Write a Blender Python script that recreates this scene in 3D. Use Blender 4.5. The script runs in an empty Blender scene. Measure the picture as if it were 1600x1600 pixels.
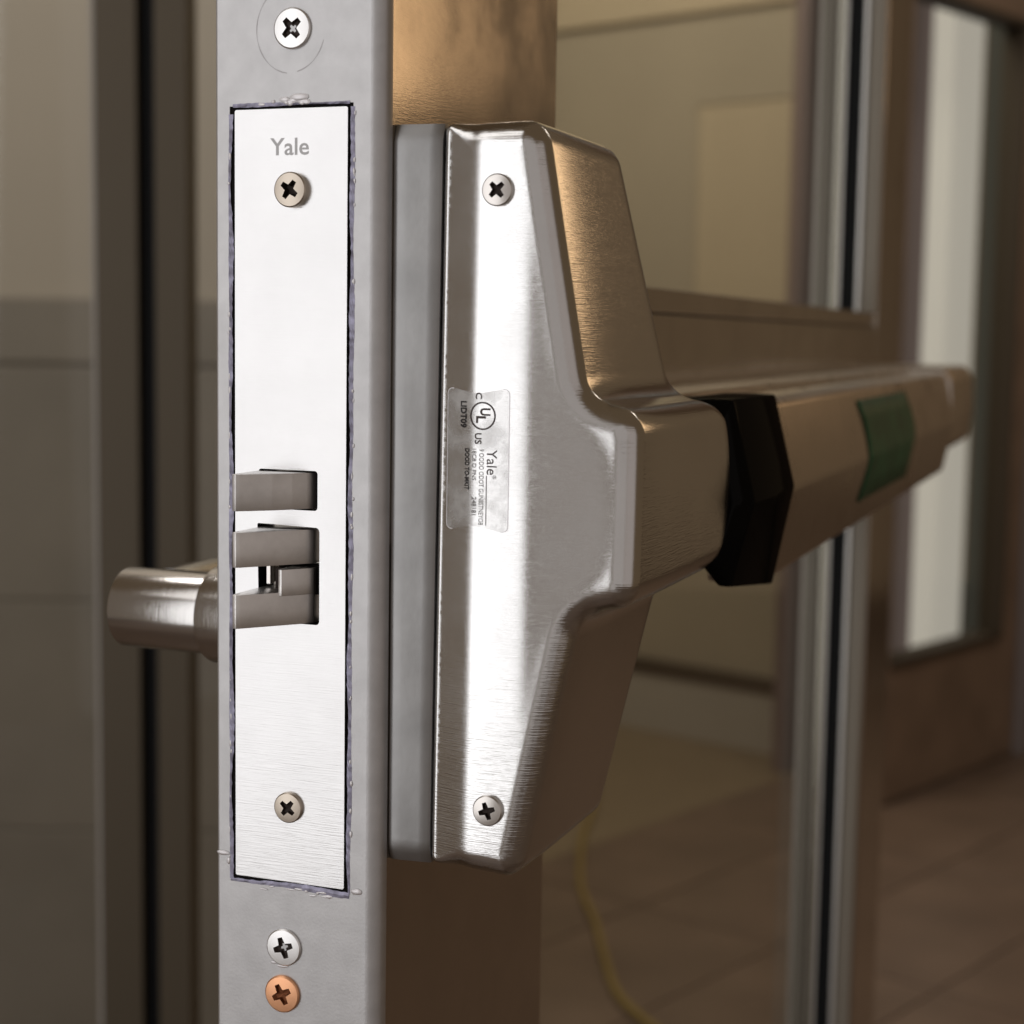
import bpy, bmesh, math, random
from math import sin, cos, pi, radians, sqrt, exp
from mathutils import Vector, Matrix
from mathutils.geometry import delaunay_2d_cdt

random.seed(7)
SC = bpy.context.scene
COL = SC.collection
MM = 0.001

# ------------------------------------------------------------------ camera
cam_d = bpy.data.cameras.new('camera')
cam = bpy.data.objects.new('camera', cam_d)
COL.objects.link(cam)
right = Vector((0.93772, 0.34699, 0.01543)).normalized()
back = Vector((0.34371, -0.93330, 0.10371))
back = (back - right * back.dot(right)).normalized()
up = back.cross(right)
CAM = Vector((0.2295, -0.3955, 0.0482))
cam.matrix_world = Matrix(((right.x, up.x, back.x, CAM.x), (right.y, up.y, back.y, CAM.y),
                           (right.z, up.z, back.z, CAM.z), (0, 0, 0, 1)))
cam_d.sensor_width = 36
cam_d.lens = 59.85
cam_d.clip_start = 0.01
cam_d.clip_end = 60
cam_d.dof.use_dof = True
cam_d.dof.focus_distance = 0.445
cam_d.dof.aperture_fstop = 13.5
SC.camera = cam

# ------------------------------------------------------------------ world + lamps
W = bpy.data.worlds.new('World')
SC.world = W
W.use_nodes = True
W.node_tree.nodes['Background'].inputs[0].default_value = (0.166, 0.114, 0.067, 1)
W.node_tree.nodes['Background'].inputs[1].default_value = 0.62
SC.view_settings.view_transform = 'Standard'
SC.view_settings.look = 'None'
SC.view_settings.exposure = 0
SC.view_settings.gamma = 1
SC.cycles.max_bounces = 10
SC.cycles.transparent_max_bounces = 16
SC.cycles.caustics_reflective = False
SC.cycles.caustics_refractive = False
SC.cycles.sample_clamp_indirect = 4


def lamp(name, loc, to, sx, sy, radiance, color):
    l = bpy.data.lights.new(name, 'AREA')
    l.shape = 'RECTANGLE'
    l.size, l.size_y = sx, sy
    l.energy = radiance * pi * sx * sy
    l.color = color
    o = bpy.data.objects.new(name, l)
    COL.objects.link(o)
    o.location = loc
    o.rotation_euler = (Vector(to) - Vector(loc)).to_track_quat('-Z', 'Y').to_euler()
    return o


KEY = lamp('window_lamp', (-1.12, -2.12, 0.15), (0.04, 0, 0.0), 1.25, 2.6, 1.58, (0.985, 0.985, 1.0))
FILL = lamp('room_fill', (0.92, -2.62, 0.25), (0.08, 0, 0), 2.6, 3.4, 0.27, (0.985, 0.975, 1.0))  # added fill with no fixture, greys the reflection in the cover front
lamp('hall_ceiling_lamp', (0.9, 2.4, 1.75), (0.1, 3.7, -0.3), 0.7, 0.7, 7.5, (1.0, 0.87, 0.73))
lamp('back_ceiling_lamp', (-1.1, 2.7, 1.75), (-0.7, 3.4, 0), 0.8, 0.8, 10.5, (1.0, 0.87, 0.68))
lamp('side_fill', (-1.1, 0.7, 1.75), (-1.2, 1.4, 0), 0.6, 0.6, 13.0, (1.0, 0.93, 0.86))  # unseen lamp added to brighten the tiled wall at left
lamp('high_left_fill', (-0.95, -1.0, 1.55), (0.03, 0, 0), 1.0, 1.0, 1.3, (1.0, 0.97, 0.95))  # unseen fill added to whiten the sealant and screws on the door edge
lamp('right_fill', (2.2, -1.0, 0.2), (0.1, 0, 0), 1.8, 2.2, 0.24, (1.0, 0.95, 0.97))  # unseen panel added for the grey reflection in the cover's rounded edge
lamp('left_fill', (-2.3, -0.95, 0.2), (0.05, 0, 0), 1.6, 2.4, 0.05, (0.97, 0.98, 1.0))  # unseen panel added to take the brown out of the cover's dark band
lamp('hall_wall_lamp', (1.10, 1.98, 0.64), (0.05, 0.05, 0.12), 0.36, 0.5, 1.5, (1.0, 0.64, 0.34))

# ------------------------------------------------------------------ materials


def mat(name, color, metallic=0.0, rough=0.5, aniso=0.0, tangent=None, grain=None, bump=0.0, vary=0.0,
        vary_scale=60.0, rough_vary=0.0, coat=0.0, spec=0.5, smudge=0.0, tilt=0.0, tint=0.0):
    """principled material; grain = (sx, sy, sz) object-space scale of the brushed lines."""
    m = bpy.data.materials.new(name)
    m.use_nodes = True
    nt = m.node_tree
    p = nt.nodes['Principled BSDF']
    p.inputs['Base Color'].default_value = (*color, 1)
    p.inputs['Metallic'].default_value = metallic
    p.inputs['Roughness'].default_value = rough
    p.inputs['Specular IOR Level'].default_value = spec
    p.inputs['Coat Weight'].default_value = coat
    p.inputs['Anisotropic'].default_value = aniso
    tc = nt.nodes.new('ShaderNodeTexCoord')
    if tangent:
        c = nt.nodes.new('ShaderNodeCombineXYZ')
        for i in range(3):
            c.inputs[i].default_value = tangent[i]
        nt.links.new(c.outputs[0], p.inputs['Tangent'])
    if grain:
        mp = nt.nodes.new('ShaderNodeMapping')
        mp.inputs['Scale'].default_value = grain
        mp.inputs['Rotation'].default_value = (tilt, 0, 0)
        nt.links.new(tc.outputs['Object'], mp.inputs[0])
        n = nt.nodes.new('ShaderNodeTexNoise')
        n.inputs['Scale'].default_value = 1.0
        n.inputs['Detail'].default_value = 3.0
        nt.links.new(mp.outputs[0], n.inputs[0])
        b = nt.nodes.new('ShaderNodeBump')
        b.inputs['Strength'].default_value = bump
        b.inputs['Distance'].default_value = 0.0004
        nt.links.new(n.outputs[0], b.inputs['Height'])
        nt.links.new(b.outputs[0], p.inputs['Normal'])
        if rough_vary:
            mr = nt.nodes.new('ShaderNodeMapRange')
            mr.inputs['To Min'].default_value = rough - rough_vary
            mr.inputs['To Max'].default_value = rough + rough_vary
            nt.links.new(n.outputs[0], mr.inputs[0])
            nt.links.new(mr.outputs[0], p.inputs['Roughness'])
    if smudge:
        n3 = nt.nodes.new('ShaderNodeTexNoise')
        n3.inputs['Scale'].default_value = 38
        n3.inputs['Detail'].default_value = 7
        n3.inputs['Roughness'].default_value = 0.65
        nt.links.new(tc.outputs['Object'], n3.inputs[0])
        mr = nt.nodes.new('ShaderNodeMapRange')
        mr.inputs['From Min'].default_value = 0.35
        mr.inputs['From Max'].default_value = 0.68
        mr.inputs['To Min'].default_value = rough - smudge * 0.5
        mr.inputs['To Max'].default_value = rough + smudge
        nt.links.new(n3.outputs[0], mr.inputs[0])
        nt.links.new(mr.outputs[0], p.inputs['Roughness'])
        if tint:
            mc = nt.nodes.new('ShaderNodeMapRange')
            mc.inputs['From Min'].default_value = 0.42
            mc.inputs['From Max'].default_value = 0.75
            mc.inputs['To Min'].default_value = 1.0
            mc.inputs['To Max'].default_value = 1.0 - tint
            nt.links.new(n3.outputs[0], mc.inputs[0])
            mx = nt.nodes.new('ShaderNodeVectorMath')
            mx.operation = 'SCALE'
            mx.inputs[0].default_value = color
            nt.links.new(mc.outputs[0], mx.inputs['Scale'])
            nt.links.new(mx.outputs[0], p.inputs['Base Color'])
    if vary:
        n2 = nt.nodes.new('ShaderNodeTexNoise')
        n2.inputs['Scale'].default_value = vary_scale
        n2.inputs['Detail'].default_value = 5.0
        nt.links.new(tc.outputs['Object'], n2.inputs[0])
        mr = nt.nodes.new('ShaderNodeMapRange')
        mr.inputs['From Min'].default_value = 0.3
        mr.inputs['From Max'].default_value = 0.7
        mr.inputs['To Min'].default_value = 1 - vary
        mr.inputs['To Max'].default_value = 1 + vary
        nt.links.new(n2.outputs[0], mr.inputs[0])
        mx = nt.nodes.new('ShaderNodeVectorMath')
        mx.operation = 'SCALE'
        mx.inputs[0].default_value = color
        nt.links.new(mr.outputs[0], mx.inputs['Scale'])
        nt.links.new(mx.outputs[0], p.inputs['Base Color'])
    return m


def glass_mat(name, tint, haze=0.0):
    m = bpy.data.materials.new(name)
    m.use_nodes = True
    nt = m.node_tree
    nt.nodes.clear()
    out = nt.nodes.new('ShaderNodeOutputMaterial')
    g = nt.nodes.new('ShaderNodeNewGeometry')
    d = nt.nodes.new('ShaderNodeVectorMath')
    d.operation = 'DOT_PRODUCT'
    nt.links.new(g.outputs['Incoming'], d.inputs[0])
    nt.links.new(g.outputs['Normal'], d.inputs[1])

    def math_(op, a, b):
        k = nt.nodes.new('ShaderNodeMath')
        k.operation = op
        for i, v in enumerate((a, b)):
            if v is None:
                continue
            if isinstance(v, (int, float)):
                k.inputs[i].default_value = v
            else:
                nt.links.new(v, k.inputs[i])
        return k.outputs[0]
    c = math_('ABSOLUTE', d.outputs['Value'], None)
    f = math_('POWER', math_('SUBTRACT', 1.0, c), 5.0)
    f = math_('ADD', math_('MULTIPLY', f, 0.75), 0.04)
    tr = nt.nodes.new('ShaderNodeBsdfTransparent')
    tr.inputs[0].default_value = (*tint, 1)
    gl = nt.nodes.new('ShaderNodeBsdfGlossy')
    gl.inputs['Roughness'].default_value = 0.02
    mx = nt.nodes.new('ShaderNodeMixShader')
    f = math_('MULTIPLY', f, math_('SUBTRACT', 1.0, g.outputs['Backfacing']))
    nt.links.new(f, mx.inputs[0])
    nt.links.new(tr.outputs[0], mx.inputs[1])
    nt.links.new(gl.outputs[0], mx.inputs[2])
    nt.links.new(mx.outputs[0], out.inputs[0])
    return m


M = {}
M['edge_paint'] = mat('silver_edge_paint', (0.62, 0.62, 0.63), 0.65, 0.42, grain=(1300, 1300, 1300), bump=0.08, vary=0.07, vary_scale=150)
M['stile'] = mat('door_face_metal', (0.62, 0.57, 0.51), 0.95, 0.13, aniso=0.5, tangent=(0, 1, 0.25),
                 grain=(1100, 260, 3200), bump=0.035, smudge=0.06, tint=0.10, tilt=radians(28))
M['stainless'] = mat('brushed_stainless', (0.74, 0.74, 0.74), 1.0, 0.14, aniso=0.55, tangent=(1, 0, 0),
                     grain=(110, 110, 3600), bump=0.15, smudge=0.03, tint=0.06)
M['plate'] = mat('brushed_faceplate', (0.72, 0.72, 0.725), 1.0, 0.28, aniso=0.5, tangent=(1, 0, 0),
                 grain=(90, 90, 2800), bump=0.12, smudge=0.008, tint=0.035)
M['cast'] = mat('rough_cast_metal', (0.37, 0.37, 0.37), 1.0, 0.44, grain=(380, 380, 380), bump=0.10, vary=0.10, vary_scale=70)
M['bar'] = mat('push_bar_metal', (0.66, 0.60, 0.54), 1.0, 0.30, grain=(900, 40, 3200), bump=0.07, smudge=0.08, tint=0.12)
M['bolt'] = mat('latch_steel', (0.88, 0.87, 0.86), 1.0, 0.36, grain=(700, 700, 700), bump=0.05, smudge=0.06, tint=0.25)
M['screw'] = mat('screw_steel', (0.68, 0.65, 0.62), 1.0, 0.28)
M['screw_white'] = mat('zinc_screw', (0.90, 0.90, 0.90), 0.92, 0.34)
M['screw_tan'] = mat('brassy_screw', (0.60, 0.53, 0.45), 1.0, 0.34)
M['copper'] = mat('copper_screw', (0.95, 0.50, 0.28), 0.9, 0.36)
M['black'] = mat('glossy_black_plastic', (0.006, 0.006, 0.006), 0.0, 0.3, spec=0.0, coat=0.12)
M['black'].node_tree.nodes['Principled BSDF'].inputs['Coat Roughness'].default_value = 0.05
M['dark'] = mat('cavity_shade', (0.012, 0.011, 0.011), 0.0, 0.8, spec=0.1)  # shade inside pocket and slots put into the colour
M['recess'] = mat('shaded_recess_steel', (0.045, 0.032, 0.028), 0.5, 0.6)  # recess shade put into the colour so shallow floors look dark
M['recess_copper'] = mat('shaded_copper_recess', (0.22, 0.075, 0.03), 0.7, 0.5)  # darker copy of the copper, recess shade put into the colour
M['rubber'] = mat('black_rubber', (0.008, 0.009, 0.011), 0.0, 0.6, spec=0.2)
M['engrave'] = mat('etched_grey', (0.50, 0.50, 0.505), 0.7, 0.5)
M['ink'] = mat('black_ink', (0.02, 0.017, 0.018), 0.0, 0.6)
M['ink_brown'] = mat('brown_ink', (0.075, 0.055, 0.052), 0.0, 0.6)
M['ink_grey'] = mat('grey_ink', (0.28, 0.27, 0.27), 0.0, 0.6)
M['lever'] = mat('satin_lever', (0.62, 0.61, 0.60), 1.0, 0.18, grain=(3200, 120, 120), bump=0.09)
M['wax'] = mat('white_sealant', (0.95, 0.94, 0.97), 0.75, 0.5)
M['film'] = mat('lavender_sealant', (0.44, 0.435, 0.58), 0.4, 0.5, vary=0.4, vary_scale=400)
M['tape'] = mat('green_tape', (0.024, 0.120, 0.056), 0.0, 0.5, vary=0.35, vary_scale=60)
M['frame_trim'] = mat('light_anodised_trim', (0.80, 0.79, 0.78), 0.9, 0.42)
M['frame_tan'] = mat('tan_anodised', (0.125, 0.102, 0.070), 0.3, 0.5)
M['stop_tan'] = mat('grey_tan_glazing_stop', (0.34, 0.305, 0.26), 0.5, 0.5)
M['glass'] = glass_mat('clear_glass', (0.93, 0.94, 0.92))
M['beige'] = mat('beige_paint', (0.56, 0.49, 0.425), 0, 0.7, vary=0.04, vary_scale=3)
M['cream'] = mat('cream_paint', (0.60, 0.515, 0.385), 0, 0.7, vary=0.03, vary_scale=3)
M['olive'] = mat('olive_paint', (0.47, 0.42, 0.335), 0, 0.7, vary=0.04, vary_scale=3)
M['pale'] = mat('pale_paint', (0.80, 0.79, 0.74), 0, 0.6)
M['grey_base'] = mat('grey_baseboard', (0.48, 0.46, 0.43), 0, 0.6)
M['dark_trim'] = mat('dark_trim', (0.06, 0.045, 0.03), 0, 0.6)
M['wood'] = mat('brown_wood', (0.24, 0.17, 0.125), 0, 0.5, vary=0.15, vary_scale=8)
M['purple'] = mat('dark_purple_paint', (0.20, 0.155, 0.16), 0, 0.6)
M['green_dark'] = mat('dark_green_grey', (0.07, 0.078, 0.070), 0, 0.5)
M['lav'] = mat('lavender_grey_paint', (0.25, 0.22, 0.22), 0, 0.5)
M['tile'] = mat('brown_floor_tile', (0.150, 0.106, 0.080), 0, 0.42, vary=0.16, vary_scale=5)
M['grout'] = mat('floor_grout', (0.21, 0.16, 0.125), 0, 0.8)
M['floor_tan'] = mat('tan_floor', (0.21, 0.165, 0.11), 0, 0.5, vary=0.06, vary_scale=4)
M['wall_tile'] = mat('grey_wall_tile', (0.30, 0.26, 0.225), 0, 0.5, vary=0.10, vary_scale=5)
M['wall_grout'] = mat('wall_grout', (0.24, 0.21, 0.18), 0, 0.8)
M['cord'] = mat('yellow_cord', (0.28, 0.20, 0.05), 0, 0.5)


def film_mat():
    m = bpy.data.materials.new('clear_label_film')
    m.use_nodes = True
    nt = m.node_tree
    p = nt.nodes['Principled BSDF']
    p.inputs['Base Color'].default_value = (0.88, 0.88, 0.88, 1)
    p.inputs['Metallic'].default_value = 0.75
    p.inputs['Roughness'].default_value = 0.45
    tc = nt.nodes.new('ShaderNodeTexCoord')
    n = nt.nodes.new('ShaderNodeTexNoise')
    n.inputs['Scale'].default_value = 130
    n.inputs['Detail'].default_value = 6
    nt.links.new(tc.outputs['Object'], n.inputs[0])
    mr = nt.nodes.new('ShaderNodeMapRange')
    mr.inputs['From Min'].default_value = 0.42
    mr.inputs['From Max'].default_value = 0.66
    mr.inputs['To Min'].default_value = 0.10
    mr.inputs['To Max'].default_value = 0.50
    nt.links.new(n.outputs[0], mr.inputs[0])
    nt.links.new(mr.outputs[0], p.inputs['Alpha'])
    return m


M['label_film'] = film_mat()
M['glow_strip'] = mat('glowing_pale_strip', (0.5, 0.5, 0.48), 0, 0.4)
_p = M['glow_strip'].node_tree.nodes['Principled BSDF']
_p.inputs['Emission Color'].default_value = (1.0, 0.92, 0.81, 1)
_p.inputs['Emission Strength'].default_value = 0.42  # glow added so the pale strip behind the brown door reads bright


# ------------------------------------------------------------------ object helpers


def obj(name, verts, faces, material, parent=None, smooth=False, angle=None, scale=MM):
    me = bpy.data.meshes.new(name)
    me.from_pydata([tuple(c * scale for c in v) for v in verts], [], faces)
    bm = bmesh.new()
    bm.from_mesh(me)
    bmesh.ops.recalc_face_normals(bm, faces=bm.faces)
    bm.to_mesh(me)
    bm.free()
    me.materials.append(material)
    if smooth:
        for p in me.polygons:
            p.use_smooth = True
        if angle:
            me.set_sharp_from_angle(angle=radians(angle))
    o = bpy.data.objects.new(name, me)
    COL.objects.link(o)
    if parent:
        o.parent = parent
    return o


def thing(name, label, cat, group=None):
    o = bpy.data.objects.new(name, None)
    COL.objects.link(o)
    tag(o, label, cat, group)
    return o


def tag(o, label, cat, group=None):
    o['label'] = label
    o['category'] = cat
    if group:
        o['group'] = group
    return o


class MB:
    def __init__(s):
        s.v, s.f = [], []

    def add(s, v, f):
        b = len(s.v)
        s.v += [tuple(q) for q in v]
        s.f += [tuple(i + b for i in q) for q in f]
        return s

    def box(s, x0, x1, y0, y1, z0, z1, bev=0.0):
        bm = bmesh.new()
        bmesh.ops.create_cube(bm, size=1)
        for v in bm.verts:
            v.co = Vector(((x0 + x1) / 2 + v.co.x * (x1 - x0), (y0 + y1) / 2 + v.co.y * (y1 - y0), (z0 + z1) / 2 + v.co.z * (z1 - z0)))
        if bev:
            bmesh.ops.bevel(bm, geom=bm.edges[:], offset=bev, segments=3, affect='EDGES', profile=0.5)
        bm.verts.index_update()
        s.add([v.co[:] for v in bm.verts], [[v.index for v in f.verts] for f in bm.faces])
        bm.free()
        return s

    def prism(s, poly, fn, a, b, bev=0.0, seg=3):
        """poly of 2-d points extruded from a to b; fn(u, v, w) -> xyz"""
        bm = bmesh.new()
        n = len(poly)
        va = [bm.verts.new(fn(u, v, a)) for u, v in poly]
        vb = [bm.verts.new(fn(u, v, b)) for u, v in poly]
        bm.faces.new(va)
        bm.faces.new(vb[::-1])
        for i in range(n):
            bm.faces.new((va[i], va[(i + 1) % n], vb[(i + 1) % n], vb[i]))
        bmesh.ops.recalc_face_normals(bm, faces=bm.faces)
        if bev:
            bmesh.ops.bevel(bm, geom=bm.edges[:], offset=bev, segments=seg, affect='EDGES', profile=0.5)
        bm.verts.index_update()
        s.add([v.co[:] for v in bm.verts], [[v.index for v in f.verts] for f in bm.faces])
        bm.free()
        return s

    def lathe(s, prof, fn, n=48, cap=True):
        """prof: (radius, height); fn(rx, ry, h) -> xyz"""
        b = len(s.v)
        for r, h in prof:
            for i in range(n):
                a = 2 * pi * i / n
                s.v.append(tuple(fn(r * cos(a), r * sin(a), h)))
        for k in range(len(prof) - 1):
            for i in range(n):
                j = (i + 1) % n
                s.f.append((b + k * n + i, b + k * n + j, b + (k + 1) * n + j, b + (k + 1) * n + i))
        if cap:
            s.f.append(tuple(b + i for i in range(n)))
            s.f.append(tuple(b + (len(prof) - 1) * n + i for i in range(n)))
        return s

    def build(s, name, material, parent=None, smooth=False, angle=None, scale=MM):
        return obj(name, s.v, s.f, material, parent, smooth, angle, scale)


def inside(p, poly):
    x, y = p
    c = False
    n = len(poly)
    for i in range(n):
        x1, y1 = poly[i]
        x2, y2 = poly[(i + 1) % n]
        if (y1 > y) != (y2 > y) and x < (x2 - x1) * (y - y1) / (y2 - y1) + x1:
            c = not c
    return c


def fillet(pts, seg=10):
    """pts: (x, z, radius) closed polygon -> list of points with rounded corners"""
    out = []
    n = len(pts)
    for i in range(n):
        p = Vector(pts[i][:2])
        r = pts[i][2]
        a = Vector(pts[i - 1][:2]) - p
        b = Vector(pts[(i + 1) % n][:2]) - p
        if r <= 0:
            out.append(tuple(p))
            continue
        la, lb = a.length, b.length
        a.normalize()
        b.normalize()
        ang = a.angle(b)
        t = min(r / math.tan(ang / 2), la * 0.48, lb * 0.48)
        rr = t * math.tan(ang / 2)
        c = p + (a + b).normalized() * (rr / sin(ang / 2))
        s0 = p + a * t - c
        s1 = p + b * t - c
        tot = s0.angle(s1)
        sgn = 1 if s0.x * s1.y - s0.y * s1.x > 0 else -1
        a0 = math.atan2(s0.y, s0.x)
        for k in range(seg + 1):
            th = a0 + sgn * tot * k / seg
            out.append((c.x + rr * cos(th), c.y + rr * sin(th)))
    return out


def resample(poly, step):
    out = []
    n = len(poly)
    L = [0]
    for i in range(n):
        L.append(L[-1] + math.dist(poly[i], poly[(i + 1) % n]))
    N = int(L[-1] / step)
    k = 0
    for j in range(N):
        s = L[-1] * j / N
        while L[k + 1] < s:
            k += 1
        t = (s - L[k]) / max(1e-9, L[k + 1] - L[k])
        p, q = poly[k], poly[(k + 1) % n]
        out.append((p[0] + (q[0] - p[0]) * t, p[1] + (q[1] - p[1]) * t))
    return out


def plate(outer, holes, fn, t0, t1):
    """flat plate with holes; fn(u, v, w) -> xyz; returns MB"""
    mb = MB()
    verts, edges = [], []
    loops = [outer] + holes
    for lp in loops:
        b = len(verts)
        verts += [Vector(p) for p in lp]
        edges += [(b + i, b + (i + 1) % len(lp)) for i in range(len(lp))]
    vo, _, fo, *_r = delaunay_2d_cdt(verts, edges, [], 0, 1e-7)
    tri = []
    for f in fo:
        c = sum((vo[i] for i in f), Vector((0, 0))) / len(f)
        if inside(c, outer) and not any(inside(c, h) for h in holes):
            tri.append(f)
    n = len(vo)
    mb.add([fn(v.x, v.y, t0) for v in vo] + [fn(v.x, v.y, t1) for v in vo],
           [tuple(f) for f in tri] + [tuple(i + n for i in reversed(f)) for f in tri])
    for lp in loops:
        m = len(lp)
        mb.add([fn(u, v, t0) for u, v in lp] + [fn(u, v, t1) for u, v in lp],
               [(i, (i + 1) % m, m + (i + 1) % m, m + i) for i in range(m)])
    return mb


def rect(x0, x1, z0, z1, r=0.0, seg=5):
    return fillet([(x0, z0, r), (x1, z0, r), (x1, z1, r), (x0, z1, r)], seg) if r else [(x0, z0), (x1, z0), (x1, z1), (x0, z1)]


def smooth(a, b, x):
    t = max(0.0, min(1.0, (x - a) / (b - a)))
    return t * t * (3 - 2 * t)


def text_mesh(body, bold=0.0):
    c = bpy.data.curves.new('lettering_curve', 'FONT')
    c.body = body
    c.size = 1
    c.offset = bold
    c.resolution_u = 3
    o = bpy.data.objects.new('lettering_curve', c)
    COL.objects.link(o)
    dg = bpy.context.evaluated_depsgraph_get()
    dg.update()
    me = bpy.data.meshes.new_from_object(o.evaluated_get(dg))
    v = [tuple(q.co) for q in me.vertices]
    f = [tuple(p.vertices) for p in me.polygons]
    bpy.data.objects.remove(o)
    bpy.data.curves.remove(c)
    bpy.data.meshes.remove(me)
    return v, f


def lettering(body, u0, u1, v0, v1, bold=0.0):
    """text fitted to a box: returns (u, v) points and faces"""
    v, f = text_mesh(body, bold)
    xs = [p[0] for p in v]
    ys = [p[1] for p in v]
    ax, bx, ay, by = min(xs), max(xs), min(ys), max(ys)
    return [(u0 + (p[0] - ax) / (bx - ax) * (u1 - u0), v0 + (p[1] - ay) / (by - ay) * (v1 - v0)) for p in v], f


def screw_head(name, cx, cz, y, r, material, parent, rot=0.0, thick=1.3, dome=0.5, label=None, recess='recess', dp=0.7):
    """cross-recess screw head facing -y, at front height y"""
    a, b = r * 0.145, r * 0.57
    cross = []
    for k in range(4):
        t = rot + k * pi / 2
        ex, ez = cos(t), sin(t)
        nx, nz = -ez, ex
        cross += [(ex * b - nx * a * 0.95, ez * b - nz * a * 0.95), (ex * b + nx * a * 0.95, ez * b + nz * a * 0.95),
                  (ex * a * 1.35 + nx * a * 1.35, ez * a * 1.35 + nz * a * 1.35)]
    N = 40
    vs = [Vector(p) for p in cross]
    ed = [(i, (i + 1) % 12) for i in range(12)]
    for rr in (0.72, 0.93):
        base = len(vs)
        vs += [Vector((r * rr * cos(2 * pi * i / N), r * rr * sin(2 * pi * i / N))) for i in range(N)]
    ed += [(base + i, base + (i + 1) % N) for i in range(N)]
    vo, _, fo, *_r = delaunay_2d_cdt(vs, ed, [], 0, 1e-7)
    mb = MB()
    yy = lambda p: y - dome * (1 - (p.length / (r * 0.93)) ** 2)
    fs = [f for f in fo if not inside(sum((vo[i] for i in f), Vector((0, 0))) / len(f), cross)]
    mb.add([(cx + p.x, yy(p), cz + p.y) for p in vo], fs)
    ring = lambda rr, h: [(cx + r * rr * cos(2 * pi * i / N), h, cz + r * rr * sin(2 * pi * i / N)) for i in range(N)]
    q = [(i, (i + 1) % N, N + (i + 1) % N, N + i) for i in range(N)]
    mb.add(ring(0.93, y) + ring(1.0, y + 0.25), q)
    mb.add(ring(1.0, y + 0.25) + ring(1.0, y + thick), q)
    deep = [(u * 0.72, v * 0.72) for u, v in cross]
    o = mb.build(name, material, parent, smooth=True, angle=28)
    mb2 = MB()
    mb2.add([(cx + u, yy(Vector((u, v))), cz + v) for u, v in cross] + [(cx + u, y + dp, cz + v) for u, v in deep],
            [(i, (i + 1) % 12, 12 + (i + 1) % 12, 12 + i) for i in range(12)])
    mb2.add([(cx, y + dp + 0.2, cz)] + [(cx + u, y + dp, cz + v) for u, v in deep], [(0, 1 + i, 1 + (i + 1) % 12) for i in range(12)])
    mb2.build('recess', M[recess], o)
    if label:
        o['label'] = label
    return o


XYZ = lambda u, v, w: (u, w, v)          # (x, z, y)
XY_Z = lambda u, v, w: (u, v, w)         # section in x-y extruded along z
XZ_Y = lambda u, v, w: (u, w, v)         # section in x-z extruded along y

# ================================================================== the setting
PHI = radians(20.4534)
BU = Vector((sin(PHI), cos(PHI), 0))
BV = Vector((-cos(PHI), sin(PHI), 0))
P1 = Vector((-0.290, 3.449, 0))
FZ = -1.0


def place(o, origin, ux):
    """turn an object built in local axes so local +x runs along ux, at origin (metres)"""
    uy = Vector((-ux.y, ux.x, 0))
    o.matrix_world = Matrix(((ux.x, uy.x, 0, origin.x), (ux.y, uy.y, 0, origin.y), (0, 0, 1, origin.z), (0, 0, 0, 1)))
    return o


# floor: local x along BU (s), local y along BV (v), origin P1
fl = MB().box(-5.2, 3.5, -3.6, 4.0, -1.06, -1.003).build('floor', M['grout'], scale=1)
fl['kind'] = 'structure'
place(fl, P1, BU)
tan = MB().box(-2.8, 0.45, 0.275, 3.8, -1.003 + 0.0005, -1.0).build('floor_lighter', M['floor_tan'], fl, scale=1)  # lighter tan area of floor past the tiles
tile_mesh = None
for i in range(-6, 3):
    for j in range(-6, 2):
        s0, v0 = -0.335 + 0.605 * i, -0.215 + 0.3 * j - 0.11
        if v0 + 0.3 > 0.29 and s0 > -2.8 - 0.6:
            continue
        if tile_mesh is None:
            o = MB().box(0.0025, 0.6025, 0.0025, 0.2975, -1.0025, -0.9995, 0.001).build('floor_tile', M['tile'], fl, scale=1)
            tile_mesh = o.data
        else:
            o = bpy.data.objects.new('floor_tile', tile_mesh)
            COL.objects.link(o)
            o.parent = fl
        o.location = (s0, v0, 0.0006 * random.random())

# back wall (plane s = .256, running along BV) seen through the door glass
bw = thing('back_wall', 'beige rear wall with grey baseboard seen through the door glass', 'wall')
ORG = P1 + BU * 0.256
T0 = 0.649                                     # v of the t = 0 point
bx = lambda a, b, d0, d1, z0, z1, nm, m, p: MB().box(d0, d1, T0 + a, T0 + b, z0, z1).build(nm, m, p, scale=1)
place(bw, ORG, BU)
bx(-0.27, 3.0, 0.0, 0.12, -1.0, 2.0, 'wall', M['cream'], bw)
bx(0.0662, 3.0, -0.004, -0.001, -0.812, 0.869, 'panel', M['olive'], bw)
bx(-0.27, 0.066, -0.004, -0.001, 0.64, 0.869, 'head_panel', M['olive'], bw)
bx(-0.27, 3.0, -0.02, -0.001, 0.87, 2.0, 'top_band', M['cream'], bw)  # top of the wall in lighter cream
bx(-0.27, 3.0, -0.045, -0.001, -0.845, -0.815, 'dark_trim', M['dark_trim'], bw)
bx(-0.27, 3.0, -0.040, -0.001, -1.0, -0.846, 'baseboard', M['grey_base'], bw)
bx(-0.27, 0.066, -0.006, -0.001, -0.812, 0.0, 'lower_panel', M['olive'], bw)

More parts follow.
